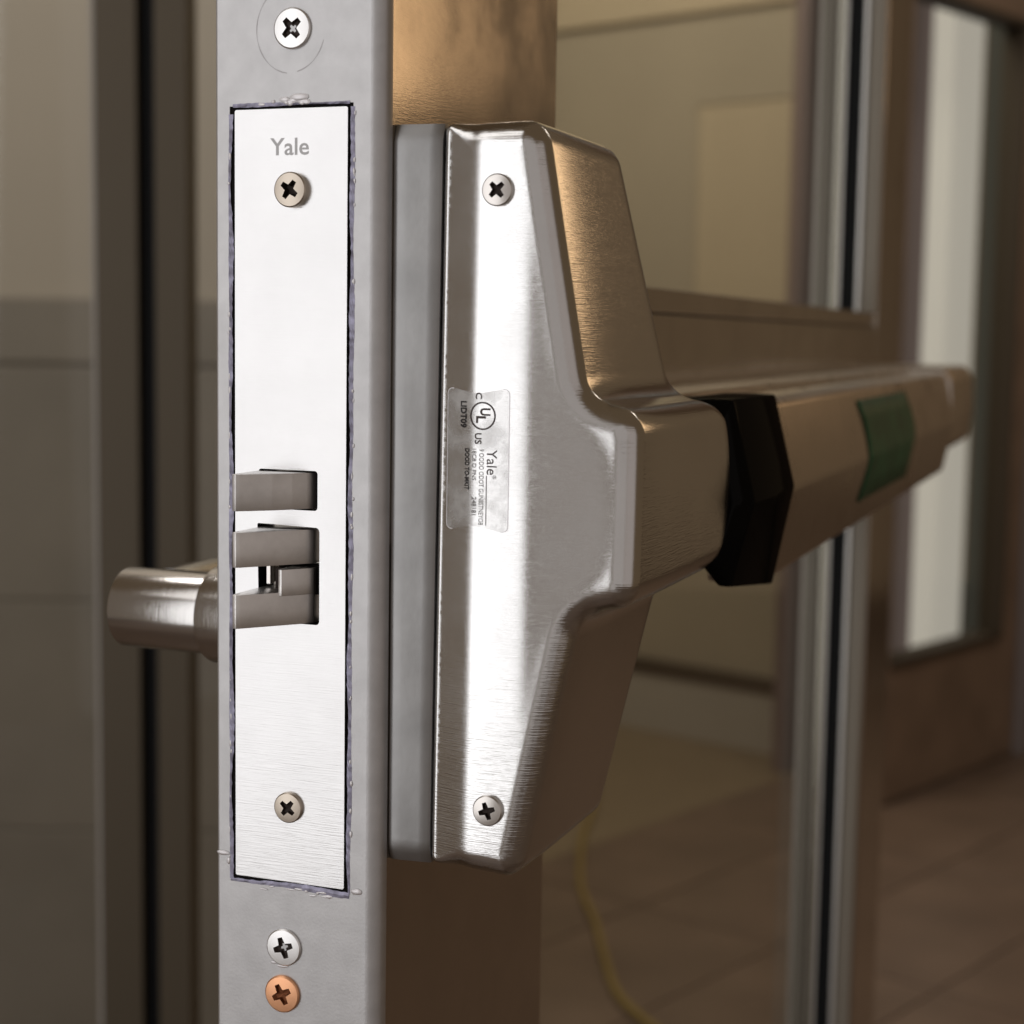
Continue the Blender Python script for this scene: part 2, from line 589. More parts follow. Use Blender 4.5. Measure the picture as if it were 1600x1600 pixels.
# brown door beyond the hinge side (plane v = 0, running along BU)
bd = thing('hallway_door', 'brown hallway door with a tall narrow glass lite at far right', 'door')
place(bd, P1, BU)
b2 = lambda s0, s1, z0, z1, d0, d1, nm, m, p, bev=0.003: MB().box(s0, s1, d0, d1, z0, z1, bev).build(nm, m, p, scale=1)
b2(-0.035, -0.006, -0.995, 1.15, -0.022, 0.022, 'stile', M['wood'], bd)
b2(0.555, 0.665, -0.995, 1.15, -0.022, 0.022, 'stile', M['wood'], bd)
b2(-0.005, 0.555, -0.995, -0.685, -0.022, 0.022, 'bottom_rail', M['wood'], bd)
b2(-0.005, 0.555, 0.815, 1.15, -0.022, 0.022, 'top_rail', M['wood'], bd)
lf = b2(-0.005, 0.555, -0.685, -0.668, -0.034, 0.030, 'lite_bead', M['dark_trim'], bd)
b2(-0.005, 0.555, 0.798, 0.815, -0.034, 0.030, 'lite_bead', M['dark_trim'], bd)
b2(0.540, 0.555, -0.668, 0.798, -0.034, 0.030, 'lite_bead', M['dark_trim'], bd)
b2(-0.005, 0.540, -0.668, 0.798, -0.003, 0.003, 'glass', M['glass'], bd, 0)

df = thing('hallway_door_frame', 'grey lavender door frame post at the far right edge', 'door frame')
place(df, P1, BU)
b2(0.668, 0.742, -1.0, 1.3, -0.05, 0.05, 'jamb', M['lav'], df)
b2(0.742, 0.775, -1.0, 1.3, -0.03, 0.03, 'casing', M['lav'], df)
hw = thing('hallway_wall', 'brown hallway wall right of the brown door', 'wall')
place(hw, P1, BU)
b2(0.778, 3.2, -1.0, 2.0, -0.06, 0.06, 'wall', M['wood'], hw)
b2(0.778, 3.2, -1.0, -0.90, -0.075, -0.061, 'baseboard', M['dark_trim'], hw)

pc = MB().box(0.625, 0.80, 0.20, 0.26, -1.0, 1.6, 0.004).build('pale_strip', M['glow_strip'], scale=1)
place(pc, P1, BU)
tag(pc, 'tall pale strip with added glow seen through the brown door glass', 'strip')
gp = MB().box(0.79, 0.92, 0.12, 0.19, -1.0, 1.6, 0.004).build('green_post', M['green_dark'], scale=1)
place(gp, P1, BU)
tag(gp, 'dark green post right of the pale strip behind door glass', 'post')
pw = MB().box(0.075, 0.95, 0.29, 0.33, -1.0, 1.6, 0.004).build('purple_panel', M['purple'], scale=1)
place(pw, P1, BU)
tag(pw, 'dark purple wall panel behind the brown door glass', 'wall panel')

# left: tiled wall and storefront mullion
VR = Vector((right.x, right.y, 0)).normalized()
tw = thing('tiled_wall', 'beige wall above brown grey wall tiles at far left', 'wall')
place(tw, Vector((-1.205, 1.619, 0)), VR)
MB().box(-1.6, 0.45, 0.0, 0.12, -1.0, 2.0).build('wall', M['beige'], tw, scale=1)
MB().box(-1.6, 0.45, -0.0205, -0.001, -1.0, 0.088).build('grout_bed', M['wall_grout'], tw, scale=1)
cap_me, tile_me = None, None
for k in range(4):
    x0 = -1.6 + 0.51 * k
    if cap_me is None:
        o = MB().box(0.002, 0.507, -0.024, -0.010, 0.0, 0.087, 0.002).build('border_tile', M['wall_tile'], tw, scale=1)
        cap_me = o.data
    else:
        o = bpy.data.objects.new('border_tile', cap_me)
        COL.objects.link(o)
        o.parent = tw
    o.location = (x0 - 0.17, 0, 0)
    for r in range(3):
        if tile_me is None:
            o = MB().box(0.002, 0.507, -0.022, -0.010, 0.002, 0.328, 0.002).build('wall_tile', M['wall_tile'], tw, scale=1)
            tile_me = o.data
        else:
            o = bpy.data.objects.new('wall_tile', tile_me)
            COL.objects.link(o)
            o.parent = tw
        o.location = (x0 - (0.1 if r % 2 else -0.15), 0, -0.334 - 0.33 * r)

sf = thing('storefront_frame', 'tan metal window mullion with black gasket behind the door', 'window frame')
place(sf, Vector((-0.631, 0.978, 0)), VR)
b3 = lambda x0, x1, y0, y1, z0, z1, nm, m, bev=0.001: MB().box(x0, x1, y0, y1, z0, z1, bev).build(nm, m, sf, scale=1)
b3(-0.055, -0.016, 0.0, 0.05, -1.0, 1.6, 'mullion', M['frame_tan'])
b3(0.000, 0.030, 0.0, 0.05, -1.0, 1.6, 'mullion', M['frame_tan'])
b3(-0.0155, -0.0005, 0.012, 0.05, -1.0, 1.6, 'gasket', M['rubber'])
b3(-0.060, -0.0555, 0.006, 0.045, -1.0, 1.6, 'glazing_bead', M['grey_base'])
b3(-0.80, -0.0605, 0.022, 0.028, -1.0, 1.6, 'glass', M['glass'], 0)
b3(0.0305, 0.25, 0.022, 0.028, -1.0, 1.6, 'glass', M['glass'], 0)

# yellow cord on the floor behind the glass
pts = [(-1.1, 3.9), (-0.98, 3.5), (-0.86, 3.15), (-0.839, 2.968), (-0.775, 2.76), (-0.739, 2.642), (-0.69, 2.52), (-0.646, 2.448),
       (-0.60, 2.33), (-0.552, 2.219), (-0.51, 2.12), (-0.45, 2.04), (-0.30, 1.90), (-0.1, 1.7)]
cu = bpy.data.curves.new('power_cord', 'CURVE')
cu.dimensions = '3D'
cu.bevel_depth = 0.0065
cu.bevel_resolution = 3
sp = cu.splines.new('NURBS')
sp.points.add(len(pts) - 1)
for q, (x, y) in zip(sp.points, pts):
    q.co = (x, y, FZ + 0.009, 1)
sp.use_endpoint_u = True
sp.order_u = 4
tmp = bpy.data.objects.new('cord_curve', cu)
COL.objects.link(tmp)
me = bpy.data.meshes.new_from_object(tmp.evaluated_get(bpy.context.evaluated_depsgraph_get()))
bpy.data.objects.remove(tmp)
me.materials.clear()
me.materials.append(M['cord'])
for p in me.polygons:
    p.use_smooth = True
cord = bpy.data.objects.new('power_cord', me)
COL.objects.link(cord)
tag(cord, 'yellow power cord lying on the brown floor behind the glass', 'cord')

# ================================================================== the open door (mm, x thickness, -y towards the camera)
TH = 48.6                                      # door thickness
door = thing('glazed_door', 'open silver metal door with glass panes and lock edge', 'door')
ZB, ZT = -990, 1100
# lock stile: edge face with a pocket for the lock, rounded right corner, side faces
GZ0, GZ1, GX0, GX1 = -99.6, 105.7, 4.3, 39.7
edge = MB()
E0, E1 = 0.8, 44.4
us = [E0, GX0, GX1, E1]
zs = [ZB, GZ0, GZ1, ZT]
V = [(u, 0, z) for z in zs for u in us]
F = [(r * 4 + c, r * 4 + c + 1, r * 4 + c + 5, r * 4 + c + 4) for r in range(3) for c in range(3) if not (r == 1 and c == 1)]
edge.add(V, F)
edge.add([(GX0, 0, GZ0), (GX1, 0, GZ0), (GX1, 0, GZ1), (GX0, 0, GZ1), (GX0, 9, GZ0), (GX1, 9, GZ0), (GX1, 9, GZ1), (GX0, 9, GZ1)],
         [(0, 1, 5, 4), (1, 2, 6, 5), (2, 3, 7, 6), (3, 0, 4, 7)])
# rounded corners of the stile (right r 4.2, left r .8)
n = 12
arc = [(E1 + 4.2 * sin(t), 4.2 - 4.2 * cos(t)) for t in [pi / 2 * k / n for k in range(n + 1)]]
edge.add([(x, y, z) for z in (ZB, ZT) for x, y in arc], [(i, i + 1, n + 2 + i, n + 1 + i) for i in range(n)])
arc = [(E0 - 0.8 * sin(t), 0.8 - 0.8 * cos(t)) for t in [pi / 2 * k / 6 for k in range(7)]]
edge.add([(x, y, z) for z in (ZB, ZT) for x, y in arc], [(i, i + 1, 8 + i, 7 + i) for i in range(6)])
eo = edge.build('edge_channel', M['edge_paint'], door, smooth=True, angle=35)
MB().add([(GX0, 8.9, GZ0), (GX1, 8.9, GZ0), (GX1, 8.9, GZ1), (GX0, 8.9, GZ1)], [(0, 1, 2, 3)]).build('lock_pocket', M['dark'], door)
SW = 130.5
MB().box(0, TH, 4.21, SW, ZB, ZT).build('lock_stile', M['stile'], door)
HS0, HS1 = 848, 972
MB().box(0, TH, HS0, HS1, ZB, ZT, 1.0).build('hinge_stile', M['stile'], door)
RB, RT = -36, 57
MB().box(0.5, TH - 0.4, SW + 0.3, HS0 - 0.3, RB, RT, 0.6).build('mid_rail', M['stile'], door)
MB().box(1.5, TH - 1.6, SW + 0.3, HS0 - 0.3, RT + 0.6, RT + 10.5, 0.8).build('glazing_stop', M['stile'], door)
MB().box(1.5, TH - 1.6, SW + 0.3, HS0 - 0.3, RB - 10.5, RB - 0.6, 0.8).build('glazing_stop', M['stile'], door)
MB().box(0.5, TH - 0.4, SW + 0.3, HS0 - 0.3, ZB, -800, 0.6).build('bottom_rail', M['stile'], door)
MB().box(0.5, TH - 0.4, SW + 0.3, HS0 - 0.3, 980, ZT, 0.6).build('top_rail', M['stile'], door)
for z0, z1 in ((RT + 10.6, 979), (-799, RB - 10.6)):
    MB().box(13, 19, SW + 0.4, HS0 - 0.4, z0, z1).build('glass_pane', M['glass'], door)
    # stop against the hinge stile: pale beads either side of a black gasket
    MB().box(0.5, 12.8, HS0 - 4, HS0 - 0.4, z0, z1, 0.5).build('glazing_stop', M['stop_tan'], door)
    MB().box(19.1, 20.5, HS0 - 5, HS0 - 0.4, z0, z1, 0.3).build('glazing_stop', M['stop_tan'], door)
    MB().box(20.6, 22.4, HS0 - 9, HS0 - 0.4, z0, z1, 0.5).build('glazing_bead', M['frame_trim'], door)
    MB().box(22.5, 33.4, HS0 - 7, HS0 - 0.4, z0, z1).build('gasket', M['rubber'], door)
    MB().box(33.5, 36.6, HS0 - 9, HS0 - 0.4, z0, z1, 0.5).build('glazing_bead', M['frame_trim'], door)
    MB().box(36.8, TH - 1.0, HS0 - 6, HS0 - 0.4, z0, z1, 0.6).build('glazing_stop', M['stop_tan'], door)
    MB().box(20, 24, SW + 0.4, SW + 8, z0, z1, 0.5).build('gasket', M['rubber'], door)
screw_head('screw', 22.6, 124.6, -0.8, 5.2, M['screw_white'], door, 0.72, 1.2, 0.25, 'bright silver screw near the top of the door edge')
screw_head('screw', 20.6, -116.6, -0.8, 5.1, M['screw_white'], door, 0.35, 1.2, 0.25, 'silver screw above the copper screw')
screw_head('screw', 20.2, -129.6, -0.9, 5.1, M['copper'], door, 0.5, 1.2, 0.25, 'copper coloured screw at the bottom of the door edge', 'recess_copper')
# scuffed ring scratched round the top screw
mb = MB()
for r0, a0, a1 in ((9.8, 1.5, 4.6), (9.6, 4.9, 6.0)):
    N = 40
    for k in range(N):
        t = a0 + (a1 - a0) * k / N
        t2 = a0 + (a1 - a0) * (k + 1) / N
        w = 0.10 + 0.05 * sin(9 * t)
        mb.add([(22 + r * cos(q), -0.03, 124.5 + r * 1.12 * sin(q)) for q in (t, t2) for r in (r0 - w, r0 + w)], [(0, 1, 3, 2)])
mb.build('scratch_ring', mat('scratch_grey', (0.50, 0.49, 0.50), 0.6, 0.5), door)

# sealant smeared round the lock pocket
film = MB()


def smear(path, w0, w1, y):
    """irregular ribbon along a path; w0/w1 reach to either side"""
    P = resample_open(path, 1.1)
    V, F = [], []
    ph = random.uniform(0, 6)
    for i, (x, z) in enumerate(P):
        a = P[max(0, i - 1)]
        b = P[min(len(P) - 1, i + 1)]
        tx, tz = b[0] - a[0], b[1] - a[1]
        l = math.hypot(tx, tz) or 1
        nx, nz = -tz / l, tx / l
        j0 = w0 * (0.75 + 0.3 * sin(i * 0.23 + ph) * sin(i * 0.061 + 2 * ph) + random.uniform(-0.12, 0.12))
        j1 = w1 * (0.75 + 0.5 * sin(i * 0.17 + 3 * ph) * sin(i * 0.047 + ph) + random.uniform(-0.15, 0.15))
        V += [(x - nx * j0, y, z - nz * j0), (x + nx * (j1 - j0) / 2, y - random.uniform(0, 0.25), z + nz * (j1 - j0) / 2), (x + nx * j1, y, z + nz * j1)]
        if i:
            F += [(3 * i - 3, 3 * i - 2, 3 * i + 1, 3 * i), (3 * i - 2, 3 * i - 1, 3 * i + 2, 3 * i + 1)]
    film.add(V, F)


def resample_open(pts, step):
    out = [pts[0]]
    for p, q in zip(pts, pts[1:]):
        n = max(1, int(math.dist(p, q) / step))
        out += [(p[0] + (q[0] - p[0]) * k / n, p[1] + (q[1] - p[1]) * k / n) for k in range(1, n + 1)]
    return out


smear([(GX0, GZ1 - 2), (GX0, GZ0)], 0.45, 1.0, -0.05)
smear([(GX1, GZ1 - 1), (GX1, GZ0)], 1.0, 0.55, -0.05)
smear([(GX0 + 1, GZ1 + 0.2), (GX1 - 1, GZ1 + 0.2)], 0.6, 0.5, -0.09)
smear([(GX0, GZ0), (20, GZ0 + 0.1), (GX1, GZ0 - 0.2)], 1.0, 0.9, -0.09)
fo_ = film.build('sealant_film', M['film'], door)
fo_['kind'] = 'stuff'
blob = MB()


def lump(x, z, rx, rz, h, y=0.0):
    n1, n2 = 9, 4
    y = -0.12 - random.random() * 0.05
    h = min(rx, rz) * 0.38
    V = [(x, y - h, z)]
    F = []
    js = [random.uniform(0.8, 1.15) for _ in range(n1)]
    for k in range(1, n2 + 1):
        t = k / n2
        for i in range(n1):
            a = 2 * pi * i / n1
            V.append((x + rx * t * js[i] * cos(a), y - h * (1 - t ** 2.5), z + rz * t * js[i] * sin(a)))
    for i in range(n1):
        F.append((0, 1 + i, 1 + (i + 1) % n1))
    for k in range(n2 - 1):
        for i in range(n1):
            F.append((1 + k * n1 + i, 1 + k * n1 + (i + 1) % n1, 1 + (k + 1) * n1 + (i + 1) % n1, 1 + (k + 1) * n1 + i))
    blob.add(V, F)


for _ in range(46):
    z = random.uniform(GZ0 + 2, GZ1 - 2)
    lump(random.choice((GX0 - 0.1, GX1 + 0.3, GX1 + 0.2)) + random.uniform(-0.3, 0.3), z, random.uniform(0.2, 0.45), random.uniform(0.3, 1.0), random.uniform(0.15, 0.5))
for _ in range(14):
    lump(random.uniform(13, 27), GZ1 + random.uniform(0.2, 1.2), random.uniform(0.5, 1.6), random.uniform(0.3, 0.7), random.uniform(0.2, 0.6))
lump(24.5, GZ1 + 1.7, 3.2, 1.1, 0.8)
lump(20.5, GZ1 + 1.2, 1.6, 0.7, 0.6)
lump(2.0, -92.8, 2.0, 0.7, 0.7)
lump(3.6, -95.0, 0.7, 1.0, 0.7)
lump(42.0, -98.6, 1.8, 0.9, 0.8)
for _ in range(10):
    lump(random.uniform(14, 38), GZ0 - random.uniform(0.4, 1.8), random.uniform(0.5, 1.6), random.uniform(0.2, 0.5), random.uniform(0.15, 0.4))
lump(20.2, -122.0, 1.8, 0.5, 0.6)
lump(17.5, -121.3, 1.0, 0.4, 0.4)
bo = blob.build('sealant_crumbs', M['wax'], door, smooth=True)
bo['kind'] = 'stuff'

# ================================================================== mortise lock
lock = thing('mortise_lock', 'brushed steel lock faceplate with latches let into the door edge', 'lock')
FX0, FX1, FZ0, FZ1 = 6.0, 38.3, -98.3, 104.7
S1 = rect(12.9, 30.2, 1.8, 12.2, 0.9)
S2 = fillet([(12.9, -22.0, 0.5), (12.6, -2.2, 0.4), (30.8, -2.6, 1.2), (30.8, -28.2, 1.0), (12.9, -28.2, 0.5)], 5)
S2 = [p for p in S2]
SH = [[(22.9 + 2.2 * cos(-2 * pi * i / 24), 84.1 + 2.2 * sin(-2 * pi * i / 24)) for i in range(24)]]
fp = plate(rect(FX0, FX1, FZ0, FZ1, 0.5, 3), [S1[::-1], S2[::-1]], XYZ, -0.4, 2.6).build('faceplate', M['plate'], lock)
fp.data.materials.append(M['dark'])
for p in fp.data.polygons:
    if abs(p.normal.y) < 0.5:
        p.material_index = 1  # slot and rim walls coloured dark in place of shade
plate(rect(GX0 + 0.02, GX1 - 0.02, GZ0 + 0.02, GZ1 - 0.02), [rect(FX0 + 0.1, FX1 - 0.1, FZ0 + 0.1, FZ1 - 0.1)[::-1]], XYZ, 0.35, 2.0).build('pocket_gap', M['dark'], door)
v, f = lettering('Yale', 16.3, 27.4, 92.9, 97.3, 0.012)
obj('lettering', [(a, -0.44, b) for a, b in v], f, M['engrave'], fp)
screw_head('screw', 22.9, 84.1, -2.4, 4.5, M['screw_tan'], lock, 0.95, 2.2, 0.3, 'dull brassy screw standing proud below the engraved name', dp=1.7)
screw_head('screw', 22.2, -77.8, -1.5, 4.1, M['screw_tan'], lock, 0.9, 1.5, 0.3, 'brassy screw near the bottom of the faceplate')
# upper latch bolt: bevel falling from the proud left tip to the right end of the slot
up_ = [(13.1, 6), (13.1, -14.2), (13.5, -15.2), (14.6, -15.4), (15.4, -14.8), (21.5, -9.0), (25.0, -4.6), (27.5, -1.0), (29.0, 1.4), (29.4, 3), (29.4, 6)]
MB().prism(up_, XY_Z, 2.3, 11.7, 0.12, 2).build('latch_bolt', M['bolt'], lock, smooth=True, angle=30)
lo_ = [(13.1, 6), (13.1, -14.2), (13.5, -15.2), (14.6, -15.4), (15.4, -14.8), (28.4, 1.2), (28.4, 6)]
MB().prism(lo_, XY_Z, -12.2, -3.2, 0.12, 2).build('latch_bolt', M['bolt'], lock, smooth=True, angle=30)
MB().prism(lo_, XY_Z, -28.0, -19.3, 0.12, 2).build('latch_bolt', M['bolt'], lock, smooth=True, angle=30)
MB().box(17.8, 21.5, -0.3, 5.9, -19.9, -13.6, 0.2).build('latch_block', M['recess'], lock)
MB().box(17.5, 30.2, 2.2, 6, -20.6, -12.6, 0.2).build('latch_web', M['dark'], lock)
MB().prism([(21.6, 5), (21.6, -5.2), (22.0, -6.4), (23.0, -6.6), (28.6, 0.8), (28.6, 5)], XY_Z, -20.2, -13.3, 0.12, 2).build('guard_bolt', M['bolt'], lock, smooth=True, angle=30)
MB().box(14.4, 15.6, 1.2, 3, -18.5, -12.6, 0.1).build('spring_tab', M['screw'], lock)
MB().box(9, 34, 6.1, 8.6, -34, 20).build('lock_case', M['dark'], lock)

# ================================================================== exit device
dev = thing('exit_device', 'brushed steel panic bar with tall end cover and black cap', 'panic bar')

XL_T, XL_B = 61.8, 60.2
OUT = [(60.0, -90.2, 2.4), (86.4, -92.0, 7.0), (100.8, -22.5, 9.0), (115.6, -18.4, 7.6), (116.0, 28.8, 7.6), (101.6, 33.2, 9.0), (90.0, 101.2, 7.6), (61.9, 100.6, 2.4)]
out = resample(fillet(OUT, 14), 0.62)
NP = len(out)
nrm = []
for i in range(NP):
    a, b = out[i - 2], out[(i + 2) % NP]
    tx, tz = b[0] - a[0], b[1] - a[1]
    l = math.hypot(tx, tz)
    nrm.append((tz / l, -tx / l))              # outward for a counter-clockwise outline
rz_tab = []
for k in range(-100, 106):
    z = float(k)
    xr = max((p[0] + (q[0] - p[0]) * (z - p[1]) / (q[1] - p[1]) for p, q in zip(out, out[1:] + out[:1]) if (p[1] - z) * (q[1] - z) <= 0 and p[1] != q[1]), default=None)
    rz_tab.append(xr)
for k in range(len(rz_tab)):
    if rz_tab[k] is None:
        rz_tab[k] = 86.4 if k < 100 else 90.0
XR = []
for k in range(len(rz_tab)):
    s = w = 0
    for d in range(-22, 23):
        g = exp(-d * d / (2 * 6.5 ** 2))
        s += g * rz_tab[max(0, min(len(rz_tab) - 1, k + d))]
        w += g
    XR.append(s / w)


def xr_at(z):
    t = max(0, min(len(XR) - 1.001, z + 100))
    i = int(t)
    return XR[i] + (XR[i + 1] - XR[i]) * (t - i)


def softplus(x, k):
    return k * math.log1p(exp(max(-40, min(40, x / k))))


Y0 = 3.0


def front(x, z):
    """y of the cover's pressed front (mm)"""
    xl = XL_B + (XL_T - XL_B) * (z + 88) / 186
    h = 0.29 * softplus(xl + 11.5 - x, 1.0)                      # rolled back towards the seam
    q = ((z - 4) / 24) ** 2
    lim = xr_at(z) - 7.2 - (4.5 * q if q < 1 else 4.5 * exp(-(q - 1)))
    u = x - softplus(x - lim, 1.2)                              # the dish stops short of the rim
    h += 0.115 * softplus(u - 86.5, 0.9)
    # gentle fall towards the bottom and top ends
    h += 0.0022 * max(0, abs(z - 5) - 82) ** 2 * 0.5
    return Y0 + h


def depth(x, z):
    zt = [(-93, 70.5), (-88, 71), (-22, 78), (33, 83), (98, 65)]
    b = 71
    for (z0, d0), (z1, d1) in zip(zt, zt[1:]):
        if z0 <= z <= z1:
            b = d0 + (d1 - d0) * (z - z0) / (z1 - z0)
    if z > 98:
        b = 65
    nz = 79 + 23.5 * sqrt(max(0, 1 - ((z - 5) / 25.5) ** 2))
    w = smooth(101, 113, x)
    return b + (nz - b) * w


cov = MB()
verts, ringof = [], []
RN = 12
TAPER = 1.0


def rad(x, z):
    xl = XL_B + (XL_T - XL_B) * (z + 88) / 186
    return 1.7 + 4.7 * smooth(xl + 0.5, xl + 9, x)


rings = []
for k in range(RN + 1):                        # k = 0 on the front, RN on the side
    th = pi / 2 * (1 - k / RN)
    ring = []
    for (x, z), (nx, nz) in zip(out, nrm):
        r = rad(x, z)
        tp = TAPER * smooth(0.0, 1.0, nx)
        d = r * (1 - cos(th)) + tp
        px, pz = x - nx * d, z - nz * d
        xi, zi = x - nx * (r + tp), z - nz * (r + tp)
        ring.append((px, front(xi, zi) + r * (1 - sin(th)), pz))
    rings.append(ring)
NS = 26
RB_ = 3.2
for k in range(1, NS + 1):
    t = (k / NS) ** 1.6
    ring = []
    for (x, z), (nx, nz) in zip(out, nrm):
        tp = TAPER * smooth(0.0, 1.0, nx)
        y0 = front(x - nx * (rad(x, z) + tp), z - nz * (rad(x, z) + tp)) + rad(x, z)
        y1 = depth(x, z) - RB_
        yy_ = y0 + (y1 - y0) * t
        o_ = tp * exp(-(yy_ - y0) / 11.0)
        ring.append((x - nx * o_, yy_, z - nz * o_))
    rings.append(ring)
last = rings[-1]
for k in range(1, 7):
    th = pi / 2 * k / 6
    rings.append([(p[0] - q[0] * RB_ * (1 - cos(th)), p[1] + RB_ * sin(th), p[2] - q[1] * RB_ * (1 - cos(th))) for p, q in zip(last, nrm)])
V, F = [], []
for r in rings:
    V += r
for k in range(len(rings) - 1):
    for i in range(NP):
        j = (i + 1) % NP
        F.append((k * NP + i, k * NP + j, (k + 1) * NP + j, (k + 1) * NP + i))
cov.add(V, F)
# front fill
inner = [(p[0], p[2]) for p in rings[0]]
vs = [Vector(p) for p in inner]
ed = [(i, (i + 1) % NP) for i in range(NP)]
xs0, xs1 = min(p[0] for p in inner), max(p[0] for p in inner)
zs0, zs1 = min(p[1] for p in inner), max(p[1] for p in inner)
step = 0.85
ix = 0
x = xs0
while x < xs1:
    z = zs0 + (step / 2 if ix % 2 else 0)
    while z < zs1:
        if inside((x, z), inner) and min((x - p[0]) ** 2 + (z - p[1]) ** 2 for p in inner[::2]) > 0.55 ** 2:
            vs.append(Vector((x, z)))
        z += step
    x += step * 0.87
    ix += 1
vo, _, fo, *_r = delaunay_2d_cdt(vs, ed, [], 1, 1e-7)
cov.add([(p.x, front(p.x, p.y), p.y) for p in vo], [tuple(f) for f in fo])
# rear closing
b = len(cov.v)
lr = rings[-1]
vr, _, fr, *_r = delaunay_2d_cdt([Vector((p[0], p[2])) for p in lr], ed, [], 1, 1e-7)
cov.add([(p.x, depth(p.x, p.y) - 0.01, p.y) for p in vr], [tuple(f) for f in fr])
me = bpy.data.meshes.new('end_cover')
me.from_pydata([tuple(c * MM for c in q) for q in cov.v], [], cov.f)
bm = bmesh.new()
bm.from_mesh(me)
bmesh.ops.remove_doubles(bm, verts=bm.verts, dist=0.00002)
bmesh.ops.recalc_face_normals(bm, faces=bm.faces)
bm.to_mesh(me)
bm.free()
for p in me.polygons:
    p.use_smooth = True
me.materials.append(M['stainless'])
cover = bpy.data.objects.new('end_cover', me)
COL.objects.link(cover)
cover.parent = dev

for (x, z, rt) in ((77.9, 83.6, 0.75), (77.6, -73.2, 0.35)):
    screw_head('screw', x, z, front(x, z) - 1.2, 4.0, M['screw'], dev, rt, 1.8, 0.3, dp=0.9)

# mounting base between door face and cover
base_sec = [(TH + 0.05, 4.95), (49.2, 4.5), (50.2, 4.4), (52.6, 4.5), (55.0, 4.68), (57.8, 4.9), (60.5, 5.1), (61.2, 5.6)]
V, F = [], []
zz = [-90.4 + 191 * k / 90 for k in range(91)]
for z in zz:
    sh = XL_B + (XL_T - XL_B) * (z + 88) / 186 - 61.2
    e = 1.6 * smooth(95, 100.6, z) ** 2 + 1.6 * smooth(-85, -90.4, z) ** 2
    V += [(x + sh * (x - TH) / 12.4, y + e + 0.05 * sin(z * 0.11 + x * 0.3) * (1 if x > 50 else 0), z) for x, y in base_sec] + [(61.0 + sh, 62, z), (TH + 0.05, 62, z)]
m_ = len(base_sec) + 2
for k in range(90):
    for i in range(m_):
        j = (i + 1) % m_
        F.append((k * m_ + i, k * m_ + j, (k + 1) * m_ + j, (k + 1) * m_ + i))
F += [tuple(range(m_)), tuple(90 * m_ + i for i in range(m_))]
obj('mounting_base', V, F, M['cast'], dev, smooth=True, angle=50)

# push bar, housing, caps : section in x-z
HOUS = [(TH + 0.1, 30.2), (90, 30.2), (90, -16), (TH + 0.1, -24)]
MB().prism(HOUS, XZ_Y, 70, 705, 0.8).build('rail_housing', M['bar'], dev)
BAR = [(94, 28.0), (111.5, 28.0), (114.0, 26.2), (120.2, -2.4), (114.2, -32.0), (111.5, -34.2), (94, -34.2)]
bar = MB().prism(BAR, XZ_Y, 165, 700, 1.4, 5).build('push_bar', M['bar'], dev, smooth=True, angle=60)
CAPF = [(96, 29.6), (113.6, 29.6), (121.2, -1.0), (114.6, -34.8), (110.5, -34.8), (97, -12)]
capm = MB()
bmc = bmesh.new()


def sec(sc, y, dx, low):
    cx, cz = 104, -2
    return [bmc.verts.new((cx + (x - cx) * sc + dx, y, cz + ((z if z > -20 else low) - cz) * sc)) for x, z in CAPF]


r0, r1, r2 = sec(0.78, 106, -1.0, -24), sec(1.0, 111.5, 0, -27.6), sec(1.0, 174.5, 0, -35.0)
bmc.faces.new(r0)
bmc.faces.new(r2[::-1])
for a, b in ((r0, r1), (r1, r2)):
    for i in range(6):
        bmc.faces.new((a[i], a[(i + 1) % 6], b[(i + 1) % 6], b[i]))
bmesh.ops.recalc_face_normals(bmc, faces=bmc.faces)
bmesh.ops.bevel(bmc, geom=bmc.edges[:], offset=0.9, segments=4, affect='EDGES', profile=0.5)
bmc.verts.index_update()
capm.add([v.co[:] for v in bmc.verts], [[v.index for v in f.verts] for f in bmc.faces])
bmc.free()
capm.build('black_cap', M['black'], dev, smooth=True, angle=40)
FAR = [(TH + 0.1, 31.5), (112, 31.5), (117, 24), (118.5, 2), (116, -18), (110, -23), (TH + 0.1, -23)]
MB().prism(FAR, XZ_Y, 708, 842, 2.2, 4).build('end_bracket', M['bar'], dev, smooth=True, angle=50)
MB().prism([(TH + 0.1, 24), (105, 24), (105, -20), (TH + 0.1, -20)], XZ_Y, 842.2, 858, 1).build('end_plate', M['frame_trim'], dev)

# clear label on the cover
SX0, SX1, SZ0, SZ1 = 64.0, 81.8, -1.4, 34.6
lab = rect(SX0, SX1, SZ0, SZ1, 1.4, 5)
vs = [Vector(p) for p in lab]
ed = [(i, (i + 1) % len(lab)) for i in range(len(lab))]
for i in range(1, 22):
    for j in range(1, 30):
        q = (SX0 + (SX1 - SX0) * i / 22, SZ0 + (SZ1 - SZ0) * j / 30)
        if inside(q, lab):
            vs.append(Vector(q))
vo, _, fo, *_r = delaunay_2d_cdt(vs, ed, [], 1, 1e-7)
sticker = obj('label_sticker', [(p.x, front(p.x, p.y) - 0.05, p.y) for p in vo], [tuple(f) for f in fo], M['label_film'], dev, smooth=True)
# raised rim of the film
rim = MB()
m = len(lab)
ins = rect(SX0 + 0.18, SX1 - 0.18, SZ0 + 0.18, SZ1 - 0.18, 1.25, 5)
rim.add([(x, front(x, z) - 0.07, z) for x, z in lab] + [(x, front(x, z) - 0.07, z) for x, z in ins], [(i, (i + 1) % m, m + (i + 1) % m, m + i) for i in range(m)])
rim.build('film_rim', M['wax'], sticker)


